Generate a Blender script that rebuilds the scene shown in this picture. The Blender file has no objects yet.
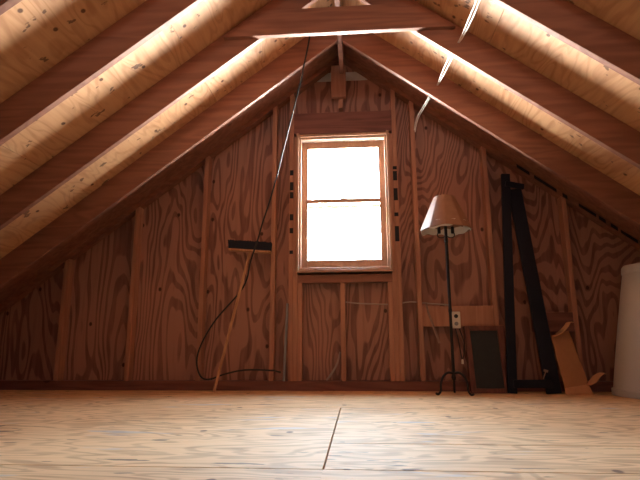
import bpy, bmesh, math, random
from mathutils import Vector, Matrix
random.seed(7)
SC = bpy.context.scene
COL = SC.collection
R = math.radians

# ------------------------------------------------------------------ measured place (metres)
XR = -0.112          # ridge line
HB = 2.754           # underside apex of the rafters
S = 0.7515           # roof slope
SH = 0.232           # rafter depth measured vertically
YW = 4.17            # front face of the gable studs
YS = 4.262           # inner face of the gable plywood
YB = -2.6            # far end of the attic behind the camera
RAFT_Y = [3.607 - 0.621 * i for i in range(5)]
def zb(x): return HB - S * abs(x - XR)          # rafter underside
def zs(x): return HB + SH - S * abs(x - XR)     # roof sheathing underside

# ------------------------------------------------------------------ object helpers
def finish(bm, name, mat, parent=None, smooth=False, bevel=0.0, origin=None):
    bmesh.ops.recalc_face_normals(bm, faces=bm.faces)
    if bevel:
        es = [e for e in bm.edges if len(e.link_faces) == 2 and e.calc_face_angle(0) > R(30)]
        bmesh.ops.bevel(bm, geom=es, offset=bevel, segments=1, affect='EDGES', clamp_overlap=True)
    if parent is not None:
        off = Vector(parent.location)
        p = parent.parent
        while p is not None:
            off += Vector(p.location); p = p.parent
    elif origin is not None:
        off = Vector(origin)
    else:
        xs = [v.co for v in bm.verts]
        lo = Vector([min(c[i] for c in xs) for i in range(3)]); hi = Vector([max(c[i] for c in xs) for i in range(3)])
        off = Vector(((lo.x + hi.x) / 2, (lo.y + hi.y) / 2, lo.z))
    bmesh.ops.translate(bm, verts=bm.verts, vec=-off)
    me = bpy.data.meshes.new(name)
    bm.to_mesh(me); bm.free()
    if smooth:
        for p in me.polygons: p.use_smooth = True
        try: me.set_sharp_from_angle(angle=R(40))
        except Exception: pass
    o = bpy.data.objects.new(name, me); COL.objects.link(o)
    if mat: me.materials.append(mat)
    if parent is not None: o.parent = parent
    else: o.location = off
    return o

def tag(o, label=None, cat=None, group=None, kind=None):
    if label: o['label'] = label
    if cat: o['category'] = cat
    if group: o['group'] = group
    if kind: o['kind'] = kind
    return o

def thing(name, label, cat, loc, group=None, kind=None):
    o = bpy.data.objects.new(name, None); COL.objects.link(o)
    o.empty_display_size = 0.05
    o.location = loc
    return tag(o, label, cat, group, kind)

# ------------------------------------------------------------------ mesh helpers
def add_box(bm, x0, x1, y0, y1, z0, z1):
    m = Matrix.Translation(((x0 + x1) / 2, (y0 + y1) / 2, (z0 + z1) / 2)) @ Matrix.Diagonal((abs(x1 - x0), abs(y1 - y0), abs(z1 - z0), 1))
    bmesh.ops.create_cube(bm, size=1.0, matrix=m)
    return bm
def box(*a): return add_box(bmesh.new(), *a)

def add_prism(bm, pts, y0, y1, axis='y'):
    """polygon pts (a,b) swept from y0 to y1 along an axis"""
    def P(a, b, t): return (a, t, b) if axis == 'y' else ((t, a, b) if axis == 'x' else (a, b, t))
    A = [bm.verts.new(P(a, b, y0)) for a, b in pts]; B = [bm.verts.new(P(a, b, y1)) for a, b in pts]
    bm.faces.new(A); bm.faces.new(B[::-1]); n = len(pts)
    for i in range(n): bm.faces.new((A[i], B[i], B[(i + 1) % n], A[(i + 1) % n]))
    return bm
def prism(pts, y0, y1, axis='y'): return add_prism(bmesh.new(), pts, y0, y1, axis)

def spline(pts, n=8):
    P = [Vector(p) for p in pts]; out = []
    for i in range(len(P) - 1):
        p0 = P[max(i - 1, 0)]; p1 = P[i]; p2 = P[i + 1]; p3 = P[min(i + 2, len(P) - 1)]
        for k in range(n):
            t = k / n
            out.append(0.5 * ((2 * p1) + (p2 - p0) * t + (2 * p0 - 5 * p1 + 4 * p2 - p3) * t * t + (3 * p1 - p0 - 3 * p2 + p3) * t ** 3))
    out.append(P[-1]); return out

def add_tube(bm, pts, r, seg=8, flat=1.0):
    P = [Vector(p) for p in pts]; n = len(P)
    rr = r if isinstance(r, (list, tuple)) else [r] * n
    t = (P[1] - P[0]).normalized()
    u = t.orthogonal().normalized(); rings = []
    for i in range(n):
        t2 = (P[min(i + 1, n - 1)] - P[max(i - 1, 0)]).normalized()
        u = (u - t2 * u.dot(t2)).normalized(); w = t2.cross(u)
        rings.append([bm.verts.new(P[i] + (u * math.cos(a) + w * math.sin(a) * flat) * rr[i]) for a in [2 * math.pi * k / seg for k in range(seg)]])
    for i in range(n - 1):
        for k in range(seg):
            bm.faces.new((rings[i][k], rings[i][(k + 1) % seg], rings[i + 1][(k + 1) % seg], rings[i + 1][k]))
    bm.faces.new(rings[0][::-1]); bm.faces.new(rings[-1])
    return bm
def tube(pts, r, seg=8, flat=1.0): return add_tube(bmesh.new(), pts, r, seg, flat)

def add_lathe(bm, prof, c, seg=24, wob=None):
    """closed profile of (r,z) swept round a vertical axis at c"""
    rings = []
    for j, (r, z) in enumerate(prof):
        ring = []
        for k in range(seg):
            a = 2 * math.pi * k / seg; dz = wob(j, a) if wob else 0
            ring.append(bm.verts.new((c[0] + r * math.cos(a), c[1] + r * math.sin(a), c[2] + z + dz)))
        rings.append(ring)
    for i in range(len(rings) - 1):
        for k in range(seg):
            bm.faces.new((rings[i][k], rings[i][(k + 1) % seg], rings[i + 1][(k + 1) % seg], rings[i + 1][k]))
    return bm, rings
def lathe(prof, c, seg=24, cap=True):
    bm, rings = add_lathe(bmesh.new(), prof, c, seg)
    if cap:
        bm.faces.new(rings[0]); bm.faces.new(rings[-1])
    return bm

def beam(p, q, w, h, up=(0, 0, 1)):
    """rectangular bar from p to q, w across, h along up"""
    p = Vector(p); q = Vector(q); d = (q - p); L = d.length; t = d.normalized()
    s = t.cross(Vector(up)).normalized(); u = s.cross(t)
    bm = bmesh.new()
    M = Matrix((( s.x, t.x, u.x, (p.x + q.x) / 2), (s.y, t.y, u.y, (p.y + q.y) / 2), (s.z, t.z, u.z, (p.z + q.z) / 2), (0, 0, 0, 1)))
    bmesh.ops.create_cube(bm, size=1.0, matrix=M @ Matrix.Diagonal((w, L, h, 1)))
    return bm

# ------------------------------------------------------------------ materials
class NT:
    def __init__(s, name):
        s.m = bpy.data.materials.new(name); s.m.use_nodes = True
        s.t = s.m.node_tree; s.n = s.t.nodes; s.n.clear()
        s.out = s.n.new('ShaderNodeOutputMaterial'); s.b = s.n.new('ShaderNodeBsdfPrincipled')
        s.L(s.b.outputs[0], s.out.inputs[0])
    def L(s, a, b): s.t.links.new(a, b)
    def N(s, ty, **k):
        n = s.n.new(ty)
        for a, v in k.items(): setattr(n, a, v)
        return n
    def val(s, inp, v):
        if hasattr(v, 'is_linked') or hasattr(v, 'links'): s.L(v, inp)
        else: inp.default_value = v
    def math(s, op, a, b=0.0, c=0.0, clamp=False):
        n = s.N('ShaderNodeMath', operation=op, use_clamp=clamp)
        s.val(n.inputs[0], a); s.val(n.inputs[1], b); s.val(n.inputs[2], c); return n.outputs[0]
    def vmath(s, op, a, b):
        n = s.N('ShaderNodeVectorMath', operation=op); s.val(n.inputs[0], a); s.val(n.inputs[1], b); return n.outputs[0]
    def noise(s, v, scale=1.0, detail=2.0, rough=0.5, dist=0.0):
        n = s.N('ShaderNodeTexNoise'); s.L(v, n.inputs['Vector']); n.inputs['Scale'].default_value = scale
        n.inputs['Detail'].default_value = detail; n.inputs['Roughness'].default_value = rough; n.inputs['Distortion'].default_value = dist
        return n.outputs['Fac']
    def mix(s, f, a, b, mode='MIX'):
        n = s.N('ShaderNodeMix', data_type='RGBA', blend_type=mode)
        s.val(n.inputs[0], f); s.val(n.inputs[6], a); s.val(n.inputs[7], b); return n.outputs[2]
    def ramp(s, f, lo, hi):
        n = s.N('ShaderNodeMapRange'); s.val(n.inputs[0], f); n.inputs[1].default_value = lo; n.inputs[2].default_value = hi
        n.interpolation_type = 'SMOOTHSTEP'; return n.outputs[0]
def C(r, g, b): return (r, g, b, 1.0)

def wood(name, light, dark, stretch, freq, sheet=None, knot=0.0, rough=0.6, contrast=1.0, stain=None, rnd=True, spec=0.3, bump=0.15, fine=90.0, ktex=2.2, krad=.07, plane=None, sharp=None, marks=None, detail=2.0, mottle=.7):
    """veneer: contour bands of a stretched noise field; stretch = features per metre along x,y,z"""
    m = NT(name)
    co = m.N('ShaderNodeTexCoord').outputs['Object']
    if rnd:
        ri = m.N('ShaderNodeObjectInfo').outputs['Random']
        comb = m.N('ShaderNodeCombineXYZ'); off = m.math('MULTIPLY', ri, 37.0)
        for i in range(3): m.L(off, comb.inputs[i])
        co2 = m.vmath('ADD', co, comb.outputs[0])
    else: co2 = co
    if sheet:   # each sheet takes its own piece of the field
        fl = m.vmath('FLOOR', m.vmath('MULTIPLY', m.vmath('ADD', co, sheet[1]), sheet[0]), (0, 0, 0))
        sh = m.vmath('MULTIPLY', fl, (7.31, 5.17, 9.73)); co2 = m.vmath('ADD', co2, sh)
    st = m.vmath('MULTIPLY', co2, stretch)
    f = m.noise(st, 1.0, detail, 0.42, 0.35)
    band = m.math('SINE', m.math('MULTIPLY', f, freq))
    if sharp: band = m.math('MULTIPLY_ADD', m.ramp(band, sharp[0], sharp[1]), 2.0, -1.0)
    band = m.math('MULTIPLY_ADD', band, 0.5 * contrast, 0.5)
    fst = m.vmath('MULTIPLY', co2, tuple(fine * (0.35 if v == max(stretch) else (0.03 if v == min(stretch) else 0.35)) for v in stretch))
    fn = m.noise(fst, 1.0, 3.0, 0.6)
    fac = m.math('ADD', m.math('MULTIPLY', band, 0.62), m.math('MULTIPLY', m.math('SUBTRACT', fn, 0.5), 1.1), clamp=True)
    big = m.noise(m.vmath('MULTIPLY', co2, (1.3, 1.3, 1.3)), 1.0, 2.0)
    fac = m.math('ADD', fac, m.math('MULTIPLY', m.math('SUBTRACT', big, 0.5), mottle), clamp=True)
    col = m.mix(fac, light, dark)
    if stain:
        sn = m.ramp(m.noise(m.vmath('MULTIPLY', co2, stain[1]), 1.0, 4.0, 0.6), stain[2], stain[2] + 0.08)
        col = m.mix(m.math('MULTIPLY', sn, stain[3]), col, stain[0])
    if marks:
        mn = m.ramp(m.noise(m.vmath('MULTIPLY', co2, marks[1]), 1.0, 3.0, 0.55), marks[2], marks[2] + .03)
        col = m.mix(m.math('MULTIPLY', mn, marks[3]), col, marks[0])
    if knot:
        v = m.N('ShaderNodeTexVoronoi')
        if plane:
            sx = m.N('ShaderNodeSeparateXYZ'); m.L(co2, sx.inputs[0]); cx = m.N('ShaderNodeCombineXYZ')
            m.L(sx.outputs[plane[0]], cx.inputs[0]); m.L(sx.outputs[plane[1]], cx.inputs[1])
            v.voronoi_dimensions = '2D'; m.L(m.vmath('MULTIPLY', cx.outputs[0], (ktex, ktex * .75, 1)), v.inputs['Vector'])
        else: m.L(m.vmath('MULTIPLY', co2, tuple(ktex * (.7 if q == min(stretch) else 1.0) for q in stretch)), v.inputs['Vector'])
        v.inputs['Scale'].default_value = 1.0
        k = m.math('SUBTRACT', 1.0, m.ramp(v.outputs['Distance'], krad * .5, krad))
        sc_ = m.N('ShaderNodeSeparateColor'); m.L(v.outputs['Color'], sc_.inputs[0])
        k = m.math('MULTIPLY', k, m.math('GREATER_THAN', sc_.outputs[0], .45))
        col = m.mix(m.math('MULTIPLY', k, knot), col, C(dark[0] * 0.25, dark[1] * 0.2, dark[2] * 0.2))
    m.L(col, m.b.inputs['Base Color'])
    rr = m.math('MULTIPLY_ADD', fn, 0.25, rough - 0.12)
    m.L(rr, m.b.inputs['Roughness']); m.b.inputs['Specular IOR Level'].default_value = spec
    if bump:
        bn = m.N('ShaderNodeBump'); bn.inputs['Strength'].default_value = bump; bn.inputs['Distance'].default_value = 0.004
        m.L(fn, bn.inputs['Height']); m.L(bn.outputs[0], m.b.inputs['Normal'])
    return m.m

def plain(name, col, rough=0.5, metal=0.0, var=0.15, scale=12.0, spec=0.4, bump=0.0, sheen=0):
    m = NT(name); co = m.N('ShaderNodeTexCoord').outputs['Object']
    n = m.noise(co, scale, 4.0, 0.6)
    c = m.mix(n, C(*[v * (1 - var) for v in col]), C(*[min(1, v * (1 + var)) for v in col]))
    m.L(c, m.b.inputs['Base Color']); m.b.inputs['Roughness'].default_value = rough
    m.b.inputs['Metallic'].default_value = metal; m.b.inputs['Specular IOR Level'].default_value = spec
    if bump:
        bn = m.N('ShaderNodeBump'); bn.inputs['Strength'].default_value = bump; bn.inputs['Distance'].default_value = 0.003
        m.L(n, bn.inputs['Height']); m.L(bn.outputs[0], m.b.inputs['Normal'])
    return m.m

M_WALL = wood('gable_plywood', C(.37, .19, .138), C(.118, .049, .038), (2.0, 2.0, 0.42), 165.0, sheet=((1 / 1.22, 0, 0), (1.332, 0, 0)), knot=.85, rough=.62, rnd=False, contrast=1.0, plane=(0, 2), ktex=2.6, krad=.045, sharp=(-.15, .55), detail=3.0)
M_ROOF = wood('roof_plywood', C(.58, .335, .175), C(.33, .145, .063), (4.2, 1.3, 4.2), 80.0, sheet=((1 / .976, 1 / 1.24, 0), (0.112, .55, 0)), knot=.92, rough=.6, contrast=.5, rnd=False, mottle=1.3, plane=(0, 1), ktex=4.6, krad=.06, sharp=(0, 1), marks=(C(.10, .05, .03), (9, 14, 9), .66, .8))
M_FLOOR = wood('floor_plywood', C(.80, .53, .28), C(.40, .22, .105), (1.3, 5.0, 2.0), 80.0, sheet=((1 / 2.44, 1 / 1.45, 0), (0.12, -1.66, 0)), knot=.8, rough=.72, contrast=.75, rnd=False, spec=.42, bump=.6,
               stain=(C(.44, .46, .48), (1.6, 6.0, 1.0), .60, .5), plane=(0, 1), ktex=2.0, krad=.04, sharp=(-.4, 1), marks=(C(.13, .08, .05), (5, 26, 9), .64, .75))
M_STUD = wood('stud_pine', C(.42, .21, .135), C(.28, .125, .08), (9.0, 9.0, 0.8), 40.0, knot=.7, rough=.6, contrast=.7)
M_RAFT = wood('rafter_pine', C(.27, .12, .076), C(.155, .062, .042), (1.0, 9.0, 9.0), 34.0, knot=.6, rough=.6, contrast=.7, ktex=3.0)
M_HEAD = wood('header_fir', C(.205, .085, .064), C(.105, .039, .031), (0.8, 8.0, 8.0), 45.0, knot=.7, rough=.6)
M_JAMB = wood('window_pine', C(.42, .25, .16), C(.29, .155, .095), (9.0, 9.0, 0.8), 30.0, rough=.45, contrast=.6)
M_HANDLE = wood('broom_beech', C(.50, .27, .14), C(.34, .16, .08), (20.0, 20.0, 1.0), 30.0, rough=.5)
M_PALE = plain('pale_board', (.52, .50, .47), .8)
M_BLACK = plain('black_rubber', (.012, .012, .014), .5, spec=.4)
M_IRON = plain('wrought_iron', (.02, .017, .017), .38, metal=.6, spec=.5)
M_BLUEBLACK = plain('black_painted_steel', (.008, .010, .019), .5, var=.3, spec=.2)
M_FLATBLACK = plain('flat_black', (.010, .011, .016), .9)  # black patches by the window, and shade in the gaps above the right plate
M_BRISTLE = plain('navy_bristle', (.010, .013, .025), .8, scale=60, var=.5)
M_WHITE = plain('white_plastic', (.66, .62, .54), .4)
M_CABLE = plain('white_cable', (.70, .68, .64), .45)
M_DULL = plain('dull_cable', (.40, .33, .29), .6)
M_GREYROD = plain('grey_rod', (.22, .225, .245), .45)
M_CARD = plain('cardboard', (.34, .165, .078), .85, var=.1, scale=30)
M_CARD_IN = plain('cardboard_torn', (.50, .27, .14), .9, var=.2, scale=30)
M_TUB = plain('tub_plastic', (.44, .425, .41), .5, var=.08, scale=5)
M_SCREEN = plain('dark_slate_panel', (.026, .030, .032), .55, var=.3, spec=.25)
M_FRAME = wood('frame_mahogany', C(.16, .06, .042), C(.08, .028, .02), (9, 9, 1), 30, rough=.5)
M_LINING = plain('shade_lining', (.72, .68, .62), .8)
M_NAIL = plain('galvanised', (.45, .45, .46), .4, metal=.8)
M_STRIP = plain('weathered_strip', (.30, .20, .16), .8, var=.3, scale=40)

def shade_mat():
    m = NT('parchment_shade'); co = m.N('ShaderNodeTexCoord').outputs['Object']
    n = m.noise(co, 18, 4, .6)
    c = m.mix(n, C(.22, .10, .055), C(.33, .175, .105))
    m.L(c, m.b.inputs['Base Color']); m.b.inputs['Roughness'].default_value = .5
    tr = m.N('ShaderNodeBsdfTranslucent'); m.L(c, tr.inputs[0])
    mx = m.N('ShaderNodeMixShader'); mx.inputs[0].default_value = .08
    m.L(m.b.outputs[0], mx.inputs[1]); m.L(tr.outputs[0], mx.inputs[2]); m.L(mx.outputs[0], m.out.inputs[0])
    return m.m
M_SHADE = shade_mat()
def glass_mat():
    m = NT('window_glass')
    tr = m.N('ShaderNodeBsdfTransparent'); tr.inputs[0].default_value = C(.95, .97, .97)
    gl = m.N('ShaderNodeBsdfGlossy'); gl.inputs['Roughness'].default_value = .03
    fr = m.N('ShaderNodeFresnel'); fr.inputs[0].default_value = 1.45
    mx = m.N('ShaderNodeMixShader'); m.L(m.math('MULTIPLY', fr.outputs[0], .6), mx.inputs[0])
    m.L(tr.outputs[0], mx.inputs[1]); m.L(gl.outputs[0], mx.inputs[2]); m.L(mx.outputs[0], m.out.inputs[0])
    return m.m
M_GLASS = glass_mat()

# ------------------------------------------------------------------ the setting
EAVE = 3.92
bm = bmesh.new()
g = .0025
for y0, y1, seams in ((1.66, 3.14, [-4.2, -2.56, -.12]), (1.66, 2.07, [-.12, 2.32, 4.0]), (2.07, 3.14, [-.12, 2.32, 4.0]), (3.14, 4.3, [-4.2, -1.4, 1.04, 4.0]), (.44, 1.66, [-4.2, -1.34, 1.1, 4.0]), (-.78, .44, [-4.2, -2.56, -.12, 2.32, 4.0]), (YB - .1, -.78, [-4.2, -1.34, 1.1, 4.0])):
    for a, b in zip(seams, seams[1:]):
        add_box(bm, a + g, b - g, y0 + g, y1 - g, -.018, 0)
fl = finish(bm, 'floor', M_FLOOR, origin=(0, 0, 0), bevel=.0015); tag(fl, kind='structure')
sub = finish(box(-4.2, 4.0, YB - .1, 4.3, -.06, -.0185), 'floor_underlay', M_HEAD, origin=(0, 0, 0)); tag(sub, kind='structure')

for sgn, nm in ((-1, 'ceiling_left'), (1, 'ceiling_right')):
    bm = bmesh.new(); rows = [0, .976, 1.952, 2.928, EAVE + .06]
    for d0, d1 in zip(rows, rows[1:]):      # plywood sheets with open joints, and the roof deck over them
        a_, b_ = XR + sgn * (d0 + (.002 if d0 else 0)), XR + sgn * (d1 - .002)
        add_prism(bm, [(a_, zs(a_)), (b_, zs(b_)), (b_, zs(b_) + .014), (a_, zs(a_) + .014)], YB - .1, 4.3)
    xe = XR + sgn * (EAVE + .06)
    add_prism(bm, [(XR, zs(XR) + .0145), (xe, zs(xe) + .0145), (xe, zs(xe) + .03), (XR, zs(XR) + .03)], YB - .1, 4.3)
    tag(finish(bm, nm, M_ROOF, origin=(0, 0, 0)), kind='structure')

def gable(y0, y1, hole):
    bm = bmesh.new(); zw = lambda x: zs(x) + .010      # runs up into the roof deck
    xl, xr = XR - EAVE - .05, XR + EAVE + .05
    if hole is None:
        add_prism(bm, [(xl, -.05), (xr, -.05), (xr, zw(xr)), (XR, zw(XR)), (xl, zw(xl))], y0, y1)
    else:
        hx0, hx1, hz0, hz1 = hole
        add_prism(bm, [(xl, -.05), (hx0, -.05), (hx0, zw(hx0)), (xl, zw(xl))], y0, y1)
        add_prism(bm, [(hx1, -.05), (xr, -.05), (xr, zw(xr)), (hx1, zw(hx1))], y0, y1)
        add_prism(bm, [(hx0, -.05), (hx1, -.05), (hx1, hz0), (hx0, hz0)], y0, y1)
        add_prism(bm, [(hx0, hz1), (hx1, hz1), (hx1, zw(hx1)), (XR, zw(XR)), (hx0, zw(hx0))], y0, y1)
    return bm
WX0, WX1, WZ0, WZ1 = -.500, .268, .975, 2.165
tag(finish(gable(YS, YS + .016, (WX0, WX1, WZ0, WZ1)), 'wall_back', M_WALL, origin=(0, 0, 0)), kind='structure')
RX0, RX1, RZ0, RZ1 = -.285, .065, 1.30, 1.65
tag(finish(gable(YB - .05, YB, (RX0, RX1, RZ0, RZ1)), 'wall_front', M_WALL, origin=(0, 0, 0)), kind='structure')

# ------------------------------------------------------------------ window
win = thing('window_1', 'double-hung pine window with two clear panes in the gable wall', 'window', (-.117, 4.20, .955), kind='structure')
fx0, fx1, fz0, fz1 = -.521, .288, .957, 2.187
bm = bmesh.new()
add_box(bm, fx0, fx0 + .022, 4.135, 4.31, fz0, fz1 + .012)
add_box(bm, fx1 - .022, fx1, 4.135, 4.31, fz0, fz1 + .012)
add_box(bm, fx0 + .0225, fx1 - .0225, 4.14, 4.31, fz1 - .022, fz1)
add_box(bm, fx0 + .0225, fx1 - .0225, 4.14, 4.33, fz0, fz0 + .022)
finish(bm, 'window_frame', M_JAMB, win, bevel=.002)
bm = bmesh.new()        # stops inside the frame
for a, b in ((fx0 + .0225, fx0 + .040), (fx1 - .040, fx1 - .0225)):
    add_box(bm, a, b, 4.158, 4.19, fz0 + .0225, fz1 - .0225)
add_box(bm, fx0 + .0405, fx1 - .0405, 4.165, 4.19, fz1 - .040, fz1 - .0225)
finish(bm, 'inner_stop', M_JAMB, win, bevel=.0015)
def sash(name, x0, x1, z0, z1, y0, y1, st, top, bot):
    bm = bmesh.new()
    add_box(bm, x0, x0 + st, y0, y1, z0, z1); add_box(bm, x1 - st, x1, y0, y1, z0, z1)
    add_box(bm, x0 + st, x1 - st, y0, y1, z0, z0 + bot); add_box(bm, x0 + st, x1 - st, y0, y1, z1 - top, z1)
    s = finish(bm, name, M_JAMB, win, bevel=.002)
    ym = (y0 + y1) / 2
    finish(box(x0 + st - .004, x1 - st + .004, ym - .002, ym + .002, z0 + bot - .004, z1 - top + .004), 'glass_pane', M_GLASS, s)
    return s
# children of a sash sit two levels down, so a sash keeps its origin at the window's
sash('lower_sash', fx0 + .026, fx1 - .026, fz0 + .026, 1.612, 4.222, 4.256, .064, .034, .088)
sash('upper_sash', fx0 + .026, fx1 - .026, 1.535, fz1 - .026, 4.262, 4.296, .064, .066, .030)
bm = box(-.145, -.09, 4.224, 4.250, 1.613, 1.621); add_box(bm, -.128, -.106, 4.228, 4.254, 1.621, 1.630)
finish(bm, 'sash_lock', M_NAIL, win, bevel=.002)
finish(box(fx0 + .0225, fx1 - .0225, 4.150, 4.220, fz0 + .0225, fz0 + .040), 'window_stool', M_JAMB, win, bevel=.003)

# unseen window added in the far gable behind the camera to brighten the gable wall
w2 = thing('fill_window', 'small square pine window added in the far gable as fill light', 'window', (-.11, YB - .03, 1.30), kind='structure')
bm = bmesh.new()
add_box(bm, RX0, RX0 + .05, YB - .06, YB + .02, RZ0, RZ1); add_box(bm, RX1 - .05, RX1, YB - .06, YB + .02, RZ0, RZ1)
add_box(bm, RX0 + .05, RX1 - .05, YB - .06, YB + .02, RZ0, RZ0 + .05); add_box(bm, RX0 + .05, RX1 - .05, YB - .06, YB + .02, RZ1 - .05, RZ1)
add_box(bm, -.135, -.085, YB - .06, YB + .02, RZ0 + .05, RZ1 - .05)
finish(bm, 'window_frame', M_JAMB, w2)
finish(box(RX0 + .05, -.1355, YB - .022, YB - .018, RZ0 + .05, RZ1 - .05), 'glass_pane', M_GLASS, w2)
finish(box(-.0845, RX1 - .05, YB - .022, YB - .018, RZ0 + .05, RZ1 - .05), 'glass_pane', M_GLASS, w2)

# ------------------------------------------------------------------ gable framing
def board(name, bm, mat, label, cat, group=None, bevel=.002):
    return tag(finish(bm, name, mat, bevel=bevel), label, cat, group)
Y1 = YS - .001
PL = .180                                     # underside of the sloping plates above the rafter line
board('bottom_plate', box(-3.45, 3.2, YW - .002, Y1, .001, .076), M_HEAD, 'dark reddish bottom plate along the foot of the gable wall', 'beam')
def stud(xc, label, z0=.077, w=.038):
    a, b = xc - w / 2, xc + w / 2
    top = lambda x: HB + PL - S * abs(x - XR) - .001
    return board('wall_stud', prism([(a, z0), (b, z0), (b, top(b)), (a, top(a))], YW, Y1), M_STUD, label, 'stud', 'upright studs of the gable wall')
for k, lab in ((-3, 'short reddish wall stud farthest left, fourth to the left of the window'),
               (-2, 'reddish wall stud third to the left of the window'),
               (-1, 'tall reddish wall stud left of the broom head'),
               (0, 'tall reddish wall stud that the right end of the broom head crosses'),
               (2, 'tall reddish wall stud between the window and the floor lamp'),
               (4, 'reddish wall stud behind the torn cardboard, right of the black stand')):
    stud(-.722 + .61 * k, lab)
stud(1.098, 'reddish wall stud between the floor lamp and the black stand, ending behind the framed panel')
KL, KR = -.568, .338
stud(KL, 'outer upright stud hugging the left side of the window')
stud(KR, 'outer upright stud hugging the right side of the window')
for xc, sd in ((KL + .0385, 'left'), (KR - .0385, 'right')):
    board('trimmer_stud', box(xc - .019, xc + .0185, YW + .002, Y1, .077, 2.182), M_STUD, 'inner trimmer stud carrying the %s end of the window header' % sd, 'stud', 'trimmer studs beside the window')
board('window_header', box(KL + .0195, KR - .0195, YW - .001, Y1 - .001, 2.202, 2.40), M_HEAD, 'dark wide header beam right above the window', 'beam')
board('rough_sill', box(KL + .058, KR - .058, YW - .001, Y1, .872, .940), M_RAFT, 'reddish horizontal sill board right under the window', 'beam')
for xc, lab in ((KL + .078, 'short cripple stud under the left end of the window sill'), (-.132, 'short cripple stud under the middle of the window'), (KR - .078, 'short cripple stud under the right end of the window sill')):
    board('cripple_stud', box(xc - .019, xc + .019, YW + .001, Y1, .077, .871), M_STUD, lab, 'stud', 'cripple studs under the window')
for xc, lab in ((-.33, 'left short stud above the window header'), (.10, 'right short stud above the window header')):
    pass
for sgn, sd in ((-1, 'left'), (1, 'right')):
    x0 = XR + sgn * .021; x1 = XR + sgn * 3.70
    t = .047
    zz = lambda x: HB + PL - S * abs(x - XR)
    board('sloping_plate', prism([(x0, zz(x0)), (x1, zz(x1)), (x1, zs(x1) - .002), (x0, zs(x0) - .002)], YW, Y1), M_RAFT, 'sloping top plate of the gable wall under the %s roof slope' % sd, 'beam', 'sloping plates of the gable wall')
board('blocking', box(.518, 1.078, YW + .003, Y1, .505, .668), M_STUD, 'flat reddish blocking board holding the outlet between two studs', 'board', 'blocking boards between studs')
board('blocking', box(1.400, 1.698, YW + .003, Y1, .455, .61), M_HEAD, 'short blocking board above the torn cardboard, coloured dark for its shade', 'board', 'blocking boards between studs')  # darker wood than the other blocking, puts its shade into the colour
board('pale_board', prism([(-.345, 2.752), (.118, 2.752), (.014, 2.832), (-.240, 2.832)], YS - .016, YS - .001), M_PALE, 'pale grey board behind the hanging block at the gable peak', 'board', bevel=.001)
for sgn, sd in ((-1, 'left'), (1, 'right')):
    x0 = XR + sgn * .021; x1 = XR + sgn * 3.90
    for ya_, yb2, n_, dz in ((3.90, YW - .002, 'against the gable wall', .010), (3.630, 3.894, 'next to the first rafter', .014)):
        board('roof_plank', prism([(x0, zs(x0) - dz), (x1, zs(x1) - dz), (x1, zs(x1) - .003), (x0, zs(x0) - .003)], ya_, yb2), M_RAFT, 'dark reddish plank under the %s roof slope %s' % (sd, n_), 'plank', 'planks under the roof beside the gable')
# block hanging below the ridge
board('peak_post', box(XR - .035, XR + .003, 4.165, 4.245, 2.44, 2.74), M_STUD, 'narrow post end poking out below the block at the gable peak', 'board')
board('peak_block', box(-.210, -.078, 4.122, 4.162, 2.525, 2.835), M_STUD, 'short upright wooden block under the end of the ridge board', 'board')

# ------------------------------------------------------------------ ridge, rafters, collar tie
board('ridge_board', box(XR - .019, XR + .019, .2, 4.115, HB - .012, HB + .205), M_RAFT, 'ridge board running along the peak of the roof', 'beam')
def rafter_bm(sgn):
    xa, xb = XR + sgn * .0205, XR + sgn * 3.55
    return prism([(xa, zb(xa)), (xb, zb(xb)), (xb, zs(xb) - .002), (xa, zs(xa) - .002)], -.019, .019)
ORD = ['first', 'second', 'third', 'fourth', 'fifth']
for sgn, sd in ((-1, 'left'), (1, 'right')):
    base = None
    for i, y in enumerate(RAFT_Y):
        if base is None:
            base = finish(rafter_bm(sgn), 'rafter', M_RAFT, bevel=.002, origin=(XR, 0, HB)); o = base
        else:
            o = base.copy(); COL.objects.link(o)
        o.location = (XR, y, HB)
        tag(o, '%s sloping rafter out from the gable wall on the %s roof slope' % (ORD[i], sd), 'rafter', 'rafters of the %s roof slope' % sd)
ty = RAFT_Y[1] - .0195
board('collar_tie', prism([(XR - .752, 2.366), (XR + .766, 2.366), (XR + .50, 2.550), (XR - .478, 2.550)], ty - .038, ty), M_RAFT, 'collar tie beam crossing under the ridge between the two slopes', 'beam')

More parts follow.
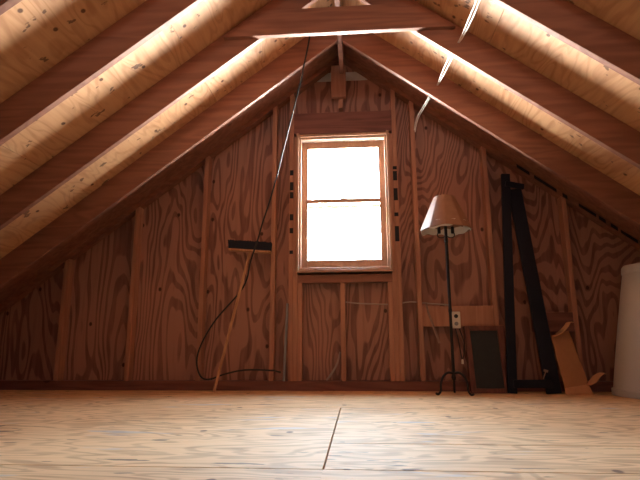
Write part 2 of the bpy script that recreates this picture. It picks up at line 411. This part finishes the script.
# ------------------------------------------------------------------ black patches and gap shade strips
tl = [(1.82, 1.867), (1.683, 1.757), (1.611, 1.666), (1.414, 1.468), (1.30, 1.345), (1.12, 1.15)]
nm = ['topmost', 'second from top', 'third from top', 'fourth from top', 'fifth from top', 'lowest']
for (a, b), n in zip(tl, nm):
    board('tape_patch', box(KL - .012, KL + .018, YW - .004, YW - .0005, a, b), M_FLATBLACK, 'black patch on the stud left of the window, %s' % n, 'patch', 'black patches on the window studs', bevel=0)
for (a, b), n in zip([(1.847, 1.876), (1.748, 1.831), (1.57, 1.677), (1.43, 1.462), (1.213, 1.343)], ['topmost', 'second from top', 'third from top', 'small one, fourth from top', 'long lowest one']):
    board('tape_patch', box(KR - .022, KR + .012, YW - .004, YW - .0005, a, b), M_FLATBLACK, 'black patch on the stud right of the window, %s' % n, 'patch', 'black patches on the window studs', bevel=0)
for (a, b), n in zip([(1.36, 1.46), (1.496, 1.666), (1.712, 1.749), (1.834, 1.961), (1.982, 2.031), (2.069, 2.119), (2.141, 2.262)], ['topmost, beside the black stand', 'second from top', 'third from top, tiny', 'fourth from top, long', 'fifth from top', 'sixth from top', 'lowest']):
    z = lambda x: HB + PL + .020 - S * (x - XR)
    h = .013 + .004 * random.random()
    board('gap_shade_strip', prism([(a, z(a) - h), (b, z(b) - h), (b, z(b) + h), (a, z(a) + h)], YW - .005, YW - .0005), M_FLATBLACK, 'flat black strip for the dark gap along the right sloping plate, %s' % n, 'gap', 'flat black strips for the gaps along the right sloping plate', bevel=0)  # flat black stands in for the shade in the gaps above the plate

# ------------------------------------------------------------------ broom
hl, hr = Vector((-1.090, 4.118, 1.187)), Vector((-.730, 4.118, 1.158))
d = (hr - hl).normalized(); upv = Vector((0, 0, 1)); mid = (hl + hr) / 2
foot = Vector((-1.115, 3.90, .012)); topj = mid + Vector((0, 0, -.035))
br = thing('push_broom', 'push broom leaning upside down on the wall, navy bristles up', 'broom', tuple(foot))
finish(tube([foot, topj], .0115, 10), 'broom_handle', M_HANDLE, br, smooth=True)
finish(beam(hl + upv * -.030, hr + upv * -.030, .055, .020), 'broom_block', M_HANDLE, br, bevel=.004)
bm = bmesh.new()
n = 44
for i in range(n):
    for j in range(3):
        c = hl.lerp(hr, (i + .5) / n) + Vector((0, (j - 1) * .017, 0)); sp = (i / (n - 1) - .5) * .012
        add_tube(bm, [c + Vector((0, 0, -.0195)), c + Vector((sp, (j - 1) * .004, .052 + random.uniform(-.004, .004)))], [.0052, .0062], 5)
finish(bm, 'bristles', M_BRISTLE, br)

# ------------------------------------------------------------------ black cord
cp = [(-.335, 3.565, 2.86), (-.352, 3.565, 2.74), (-.378, 3.570, 2.60), (-.405, 3.595, 2.495), (-.43, 3.645, 2.42), (-.565, 3.92, 2.13), (-.715, 4.085, 1.667), (-.800, 4.075, 1.37), (-.835, 4.060, 1.22), (-.885, 4.045, 1.05), (-.955, 4.10, .836), (-1.18, 4.10, .567), (-1.300, 4.12, .366), (-1.329, 4.12, .23), (-1.291, 4.11, .12), (-1.215, 4.10, .094), (-1.086, 4.10, .136), (-.923, 4.11, .167), (-.72, 4.12, .163), (-.68, 4.12, .158), (-.635, 4.12, .148)]
tag(finish(tube(spline(cp, 7), .0068, 8), 'power_cord', M_BLACK, smooth=True), 'black power cord drooping from the roof past the broom to the floor', 'cord')

# ------------------------------------------------------------------ small things on the wall
tag(finish(tube([(-.612, 4.13, .078), (-.592, 4.155, .70)], .0105, 8), 'thin_rod', M_GREYROD, smooth=True), 'thin grey rod standing upright just left of the window studs', 'rod')
tag(finish(tube(spline([(-.275, 4.215, .078), (-.235, 4.225, .13), (-.187, 4.235, .21), (-.160, 4.24, .305)], 6), .0105, 6, .5), 'curved_strip', M_DULL, smooth=True), 'thin curved pale strip leaning below the window by the middle cripple stud', 'strip')
tag(finish(tube(spline([(-.112, 4.215, .712), (.0, 4.22, .70), (.12, 4.218, .694), (.235, 4.216, .69), (.32, 4.216, .694), (.42, 4.216, .708), (.52, 4.216, .70), (.60, 4.205, .690), (.67, 4.18, .684), (.735, 4.160, .676)], 6), .0055, 8), 'wall_cable', M_DULL, smooth=True), 'white cable running level through the studs below the window sill', 'cable')
tag(finish(tube(spline([(.545, 4.155, .690), (.56, 4.150, .62), (.59, 4.150, .52), (.628, 4.150, .40), (.636, 4.150, .372)], 5), [.010] * 5 + [.0125] * 15 + [.012], 8, .6), 'hanging_strap', M_STRIP, smooth=True), 'dull grey strap hanging from the white cable left of the lamp', 'strap')
ou = thing('wall_outlet', 'cream wall outlet with dark sockets on the blocking board', 'outlet', (.778, 4.172, .49))
finish(box(.744, .812, 4.150, 4.172, .489, .622), 'cover_plate', M_WHITE, ou, bevel=.003)
for zc in (.585, .525):
    s_ = lathe([(.001, 0), (.016, 0), (.016, .004), (.001, .004)], (0, 0, 0), 14, cap=False)
    bmesh.ops.transform(s_, matrix=Matrix.Translation((.778, 4.1495, zc)) @ Matrix.Rotation(R(90), 4, 'X'), verts=s_.verts)
    tag(finish(s_, 'socket', M_BLACK if zc > .55 else M_GREYROD, ou), 'dark socket' if zc > .55 else 'grey socket')
wr = thing('loose_wires', 'pair of loose wires ending in a pale cap below the outlet', 'wire', (.80, 4.15, .21))
finish(tube(spline([(.770, 4.160, .487), (.785, 4.145, .40), (.797, 4.145, .30), (.806, 4.145, .245)], 5), .0035, 6), 'wire', M_BLACK, wr, smooth=True)
finish(tube(spline([(.800, 4.160, .487), (.828, 4.145, .38), (.822, 4.145, .29), (.810, 4.145, .245)], 5), .0035, 6), 'wire', M_BLACK, wr, smooth=True)
finish(lathe([(.004, .035), (.008, .03), (.010, .0), (.006, -.002)], (.808, 4.145, .213), 10), 'wire_cap', M_WHITE, wr, smooth=True)

# ------------------------------------------------------------------ cables through the right rafters
for dx, lab in ((0, 'white electrical cable through the right rafters, upper of the pair'), (.017, 'white electrical cable through the right rafters, lower of the pair')):
    q = [(.515 + dx * .3, 4.165, 2.20 - dx), (.530 + dx * .8, 4.10, 2.28), (.575 + dx * .9, 3.90, 2.315), (.622 + dx * .4, 3.62, 2.315), (.632 + dx * .4, 3.58, 2.312), (.634 + dx, 3.40, 2.30 - dx * .4), (.648 + dx, 3.15, 2.285 - dx * .6), (.668 + dx * .4, 2.98, 2.272), (.676 + dx * .6, 2.90, 2.27 - dx * .3), (.690 + dx, 2.70, 2.275 - dx * .5), (.70 + dx, 2.50, 2.28), (.705 + dx * .4, 2.38, 2.285), (.705, 2.30, 2.285), (.70 + dx, 2.0, 2.28), (.70, 1.76, 2.285)]
    tag(finish(tube(spline(q, 5), .0044, 7), 'electrical_cable', M_CABLE, smooth=True), lab, 'cable', 'white cables through the right rafters')

# ------------------------------------------------------------------ floor lamp
lx, ly = .690, 3.90
lamp = thing('floor_lamp', 'black iron floor lamp with a worn brown cone shade', 'lamp', (lx, ly, 0))
pole = finish(lathe([(.008, .135), (.011, .14), (.011, .19), (.0115, .20), (.0115, .60), (.014, .605), (.014, .625), (.0115, .63), (.0115, 1.14), (.015, 1.145), (.015, 1.17), (.0115, 1.18), (.0115, 1.30)], (lx, ly, 0), 12), 'pole', M_IRON, lamp, smooth=True)
NF = 10
def shade_bm():
    bm = bmesh.new(); seg = NF * 4
    def ringpts(r, z, wav=0.0):
        out = []
        for k in range(seg):
            a = 2 * math.pi * k / seg + R(9); fa = 2 * math.pi / NF
            la = ((a - R(9)) % fa) - fa / 2; rr = r * math.cos(fa / 2) / math.cos(la) * .5 + r * .5
            zz = z + wav * (math.sin(a * 3.0 + .6) + .7 * math.sin(a * 7.0 + 1.1))
            out.append(bm.verts.new((lx + rr * math.cos(a), ly + rr * math.sin(a), zz)))
        return out
    rings = [ringpts(.203, 1.238, .005), ringpts(.198, 1.252, .003), ringpts(.165, 1.325), ringpts(.120, 1.425), ringpts(.084, 1.506, .0015),
             ringpts(.080, 1.506, .0015), ringpts(.116, 1.425), ringpts(.161, 1.325), ringpts(.194, 1.253, .003), ringpts(.199, 1.238, .005)]
    for i in range(len(rings)):
        A, B = rings[i], rings[(i + 1) % len(rings)]
        for k in range(seg): bm.faces.new((A[k], A[(k + 1) % seg], B[(k + 1) % seg], B[k]))
    return bm
shd = finish(shade_bm(), 'lamp_shade', M_SHADE, lamp)
bm = bmesh.new()    # pale torn lining showing along the hem
seg = 60
top_, bot_ = [], []
for k in range(seg):
    a = 2 * math.pi * k / seg
    top_.append((lx + .176 * math.cos(a), ly + .176 * math.sin(a), 1.292)); r = .190
    bot_.append((lx + r * math.cos(a), ly + r * math.sin(a), 1.236 + .010 * math.sin(a * 4 + .4) + .007 * math.sin(a * 9)))
T = [bm.verts.new(p) for p in top_]; B = [bm.verts.new(p) for p in bot_]
T2 = [bm.verts.new((lx + (p[0] - lx) * .985, ly + (p[1] - ly) * .985, p[2])) for p in top_]; B2 = [bm.verts.new((lx + (p[0] - lx) * .985, ly + (p[1] - ly) * .985, p[2])) for p in bot_]
for k in range(seg):
    j = (k + 1) % seg
    bm.faces.new((T[k], T[j], B[j], B[k])); bm.faces.new((T2[k], B2[k], B2[j], T2[j])); bm.faces.new((B[k], B[j], B2[j], B2[k])); bm.faces.new((T[k], T2[k], T2[j], T[j]))
tag(finish(bm, 'shade_lining', M_LINING, shd), 'pale torn lining along the hem')
bm = tube([(lx - .083, ly, 1.492), (lx + .083, ly, 1.492)], .003, 6); add_tube(bm, [(lx, ly - .083, 1.492), (lx, ly + .083, 1.492)], .003, 6)
add_tube(bm, [(lx, ly, 1.29), (lx, ly, 1.50)], .004, 6)
finish(bm, 'shade_holder', M_IRON, lamp)
tag(finish(lathe([(.003, 1.493), (.012, 1.497), (.014, 1.505), (.008, 1.515), (.003, 1.519)], (lx, ly, 0), 12), 'finial', M_LINING, lamp, smooth=True), 'pale finial')
for sg in (-1, 1):     # scrolled brackets with candle sockets under the shade
    q = [(lx + sg * .010, ly, 1.190), (lx + sg * .030, ly, 1.180), (lx + sg * .052, ly, 1.182), (lx + sg * .066, ly, 1.196), (lx + sg * .062, ly, 1.214), (lx + sg * .048, ly, 1.218)]
    b_ = finish(tube(spline(q, 5), .0042, 7), 'scroll_bracket', M_IRON, lamp, smooth=True)
    finish(lathe([(.006, 1.212), (.013, 1.216), (.013, 1.262), (.010, 1.267)], (lx + sg * .052, ly, 0), 12), 'bulb_socket', M_IRON, b_, smooth=True)
for k in range(3):
    a = R(200 + 120 * k); dx, dy = math.cos(a), math.sin(a)
    q = [(lx + dx * .008, ly + dy * .008, .155), (lx + dx * .045, ly + dy * .045, .160), (lx + dx * .085, ly + dy * .085, .135), (lx + dx * .108, ly + dy * .108, .085), (lx + dx * .112, ly + dy * .112, .035), (lx + dx * .132, ly + dy * .132, .010), (lx + dx * .152, ly + dy * .152, .016)]
    finish(tube(spline(q, 5), .0085, 8), 'leg', M_IRON, lamp, smooth=True)
finish(lathe([(.004, .10), (.013, .108), (.018, .125), (.013, .142), (.010, .15)], (lx, ly, 0), 14), 'hub', M_IRON, lamp, smooth=True)

# ------------------------------------------------------------------ framed dark panel
def lean(x, z, y0, y1, zt, off=0.0): return (x, y0 + (y1 - y0) * z / zt - off, z)
pn = thing('framed_panel', 'dark slate panel in a reddish wood frame leaning by the lamp', 'panel', (.98, 3.99, .0))
ya, yb_, zt = 4.03, 4.145, .50
def slab(x0, x1, z0, z1, o0, o1):
    bm = bmesh.new()
    v = [bm.verts.new(lean(x, z, ya, yb_, zt, o)) for o in (o0, o1) for (x, z) in ((x0, z0), (x1, z0), (x1, z1), (x0, z1))]
    for f in ((0, 1, 2, 3), (7, 6, 5, 4), (0, 4, 5, 1), (1, 5, 6, 2), (2, 6, 7, 3), (3, 7, 4, 0)): bm.faces.new([v[i] for i in f])
    return bm
finish(slab(.835, .876, .002, .505, -.012, .016), 'frame_stile', M_FRAME, pn, bevel=.002)
finish(slab(1.088, 1.142, .002, .505, -.012, .016), 'frame_stile', M_FRAME, pn, bevel=.002)
finish(slab(.8765, 1.0875, .468, .505, -.012, .016), 'frame_rail', M_FRAME, pn, bevel=.002)
finish(slab(.8765, 1.0875, .002, .036, -.012, .016), 'frame_rail', M_FRAME, pn, bevel=.002)
finish(slab(.8768, 1.0872, .0365, .4675, -.004, .004), 'slate', M_SCREEN, pn)

# ------------------------------------------------------------------ black folded stand
st = thing('folding_stand', 'black folded metal stand leaning on the wall, two long posts joined near the top', 'stand', (1.27, 4.0, 0))
finish(beam((1.128, 3.99, .003), (1.240, 4.10, 1.752), .070, .030, (0, 1, 0)), 'upright_post', M_BLUEBLACK, st, bevel=.004)
finish(beam((1.428, 3.985, .003), (1.304, 4.105, 1.62), .108, .028, (0, 1, 0)), 'slanting_post', M_BLUEBLACK, st, bevel=.004)
finish(beam((1.225, 4.070, 1.662), (1.375, 4.082, 1.632), .022, .046, (0, 0, 1)), 'hinge_bracket', M_BLUEBLACK, st, bevel=.003)
finish(beam((1.135, 3.955, .075), (1.420, 3.955, .075), .022, .060, (0, 0, 1)), 'cross_bar', M_BLUEBLACK, st, bevel=.003)
tag(finish(beam((1.352, 3.935, .175), (1.385, 3.945, .165), .008, .018), 'tag', M_STRIP, st, bevel=.002), 'small pale tag')
finish(beam((1.360, 3.985, .110), (1.372, 3.945, .172), .006, .006), 'tag_string', M_STRIP, st)

# ------------------------------------------------------------------ torn cardboard
cb = thing('cardboard_box', 'torn flattened brown cardboard box leaning beside the black stand', 'cardboard', (1.57, 3.96, 0))
def sheetbm(quad, th=.006, n=1):
    a, b, c, d_ = [Vector(q) for q in quad]; nrm = (b - a).cross(d_ - a).normalized() * th
    bm = bmesh.new(); v = [bm.verts.new(p) for p in (a, b, c, d_)] + [bm.verts.new(p + nrm) for p in (a, b, c, d_)]
    for f in ((0, 1, 2, 3), (7, 6, 5, 4), (0, 4, 5, 1), (1, 5, 6, 2), (2, 6, 7, 3), (3, 7, 4, 0)): bm.faces.new([v[i] for i in f])
    return bm
P_bl, P_br, P_tr, P_tl = (1.488, 3.93, .050), (1.662, 3.95, .075), (1.600, 4.06, .462), (1.464, 4.05, .425)
finish(sheetbm((P_bl, P_br, P_tr, P_tl)), 'front_panel', M_CARD, cb)
finish(sheetbm((P_br, (1.700, 4.03, .004), (1.650, 4.13, .40), P_tr)), 'side_panel', M_CARD, cb)
finish(sheetbm(((1.487, 3.925, .003), (1.690, 3.935, .003), (1.662, 3.95, .074), (1.488, 3.93, .049))), 'bottom_flap', M_CARD_IN, cb)
def ribbon(path, widths, th=.005):
    bm = bmesh.new(); prev = None
    P = spline(path, 5); n = len(P); rows = []
    for i, p in enumerate(P):
        f = i / (n - 1) * (len(widths) - 1); k = min(int(f), len(widths) - 2); w = widths[k] + (widths[k + 1] - widths[k]) * (f - k)
        t = (P[min(i + 1, n - 1)] - P[max(i - 1, 0)]).normalized(); s = Vector((0, 1, 0)); s = (s - t * s.dot(t)).normalized(); u = t.cross(s) * th
        rows.append([bm.verts.new(q) for q in (p - s * w, p + s * w, p + s * w + u, p - s * w + u)])
    for a, b in zip(rows, rows[1:]):
        for k in range(4): bm.faces.new((a[k], a[(k + 1) % 4], b[(k + 1) % 4], b[k]))
    bm.faces.new(rows[0]); bm.faces.new(rows[-1][::-1]); return bm
tag(finish(ribbon([(1.468, 4.045, .420), (1.500, 4.045, .426), (1.545, 4.045, .452), (1.585, 4.045, .490), (1.612, 4.045, .525), (1.640, 4.045, .520)], [.020, .045, .055, .050, .036, .010]), 'torn_flap', M_CARD_IN, cb, smooth=True), 'ragged flap curling up at the top')
tag(finish(ribbon([(1.650, 3.93, .070), (1.690, 3.93, .092), (1.725, 3.93, .130), (1.765, 3.93, .152), (1.790, 3.93, .142)], [.055, .060, .055, .042, .012]), 'curled_flap', M_CARD_IN, cb, smooth=True), 'pale flap curling out at the bottom')

# ------------------------------------------------------------------ white tub
tx, tyy = 2.135, 3.835
tub = thing('plastic_tub', 'large off-white tapered plastic tub standing on the floor right of the torn cardboard', 'tub', (tx, tyy, 0))
finish(lathe([(.318, .002), (.332, .003), (.332, .045), (.320, .052), (.262, .40), (.198, .75), (.176, .868)], (tx, tyy, 0), 48), 'tub_wall', M_TUB, tub, smooth=True)
finish(lathe([(.179, .868), (.181, .872), (.176, .915), (.162, .932), (.140, .936)], (tx, tyy, 0), 48), 'tub_base', M_TUB, tub, smooth=True)

# ------------------------------------------------------------------ light: an overcast bright day outside the window
w = bpy.data.worlds.new('World'); SC.world = w; w.use_nodes = True
nt = w.node_tree; nt.nodes.clear()
o = nt.nodes.new('ShaderNodeOutputWorld'); b = nt.nodes.new('ShaderNodeBackground'); nt.links.new(b.outputs[0], o.inputs[0])
tc = nt.nodes.new('ShaderNodeTexCoord'); sp = nt.nodes.new('ShaderNodeSeparateXYZ'); nt.links.new(tc.outputs['Generated'], sp.inputs[0])
mr = nt.nodes.new('ShaderNodeMapRange'); mr.inputs[1].default_value = -1; mr.inputs[2].default_value = 1; nt.links.new(sp.outputs[2], mr.inputs[0])
cr = nt.nodes.new('ShaderNodeValToRGB'); nt.links.new(mr.outputs[0], cr.inputs[0])
# bright ground band and dim bands around it shaped to sharpen roof shadows, hazy white sky above
stops = [(-.66, (.05, .05, .05)), (-.48, (.34, .33, .31)), (-.34, (1.0, .96, .90)), (-.09, (1.0, .96, .90)), (-.03, (.10, .105, .10)), (.12, (.08, .09, .095)), (.30, (.22, .29, .365)), (.95, (.265, .35, .44))]
while len(cr.color_ramp.elements) < len(stops): cr.color_ramp.elements.new(.5)
for e, (z, c) in zip(cr.color_ramp.elements, stops):
    e.position = (z + 1) / 2; e.color = (*c, 1)
nt.links.new(cr.outputs[0], b.inputs[0]); b.inputs[1].default_value = 310.0
pl = bpy.data.lights.new('window_daylight', 'AREA'); pl.shape = 'RECTANGLE'; pl.size = .80; pl.size_y = 1.22
po = bpy.data.objects.new('window_daylight', pl); COL.objects.link(po)
po.location = (-.117, 4.30, 1.57); po.rotation_euler = (R(-90), 0, 0)     # portal facing into the attic
pl.cycles.is_portal = True
pl2 = bpy.data.lights.new('fill_window_portal', 'AREA'); pl2.shape = 'RECTANGLE'; pl2.size = .35; pl2.size_y = .35  # portal of the added window behind the camera
po2 = bpy.data.objects.new('fill_window_portal', pl2); COL.objects.link(po2)
po2.location = (-.11, YB - .045, 1.475); po2.rotation_euler = (R(90), 0, 0)
pl2.cycles.is_portal = True

# ------------------------------------------------------------------ camera
cam = bpy.data.cameras.new('camera'); co = bpy.data.objects.new('camera', cam); COL.objects.link(co)
f_px, pitch, yaw, roll = 501.24, .2003, .0764, -.0042
cam.sensor_fit = 'HORIZONTAL'; cam.sensor_width = 36.0; cam.lens = 36.0 * f_px / 640.0
cam.clip_start = .02
fw = Vector((-math.sin(yaw) * math.cos(pitch), math.cos(yaw) * math.cos(pitch), math.sin(pitch)))
rt = Vector((math.cos(yaw), math.sin(yaw), 0)); up = rt.cross(fw)
r2 = rt * math.cos(roll) + up * math.sin(roll); u2 = -rt * math.sin(roll) + up * math.cos(roll)
M = Matrix(((r2.x, u2.x, -fw.x, 0), (r2.y, u2.y, -fw.y, 0), (r2.z, u2.z, -fw.z, .3874), (0, 0, 0, 1)))
co.matrix_world = M
SC.camera = co

SC.view_settings.view_transform = 'Standard'; SC.view_settings.look = 'None'
SC.view_settings.gamma = 1.0; SC.view_settings.use_curve_mapping = False
SC.view_settings.exposure = 0.0
SC.cycles.use_denoising = True
SC.cycles.max_bounces = 14; SC.cycles.diffuse_bounces = 10
SC.cycles.sample_clamp_indirect = 0
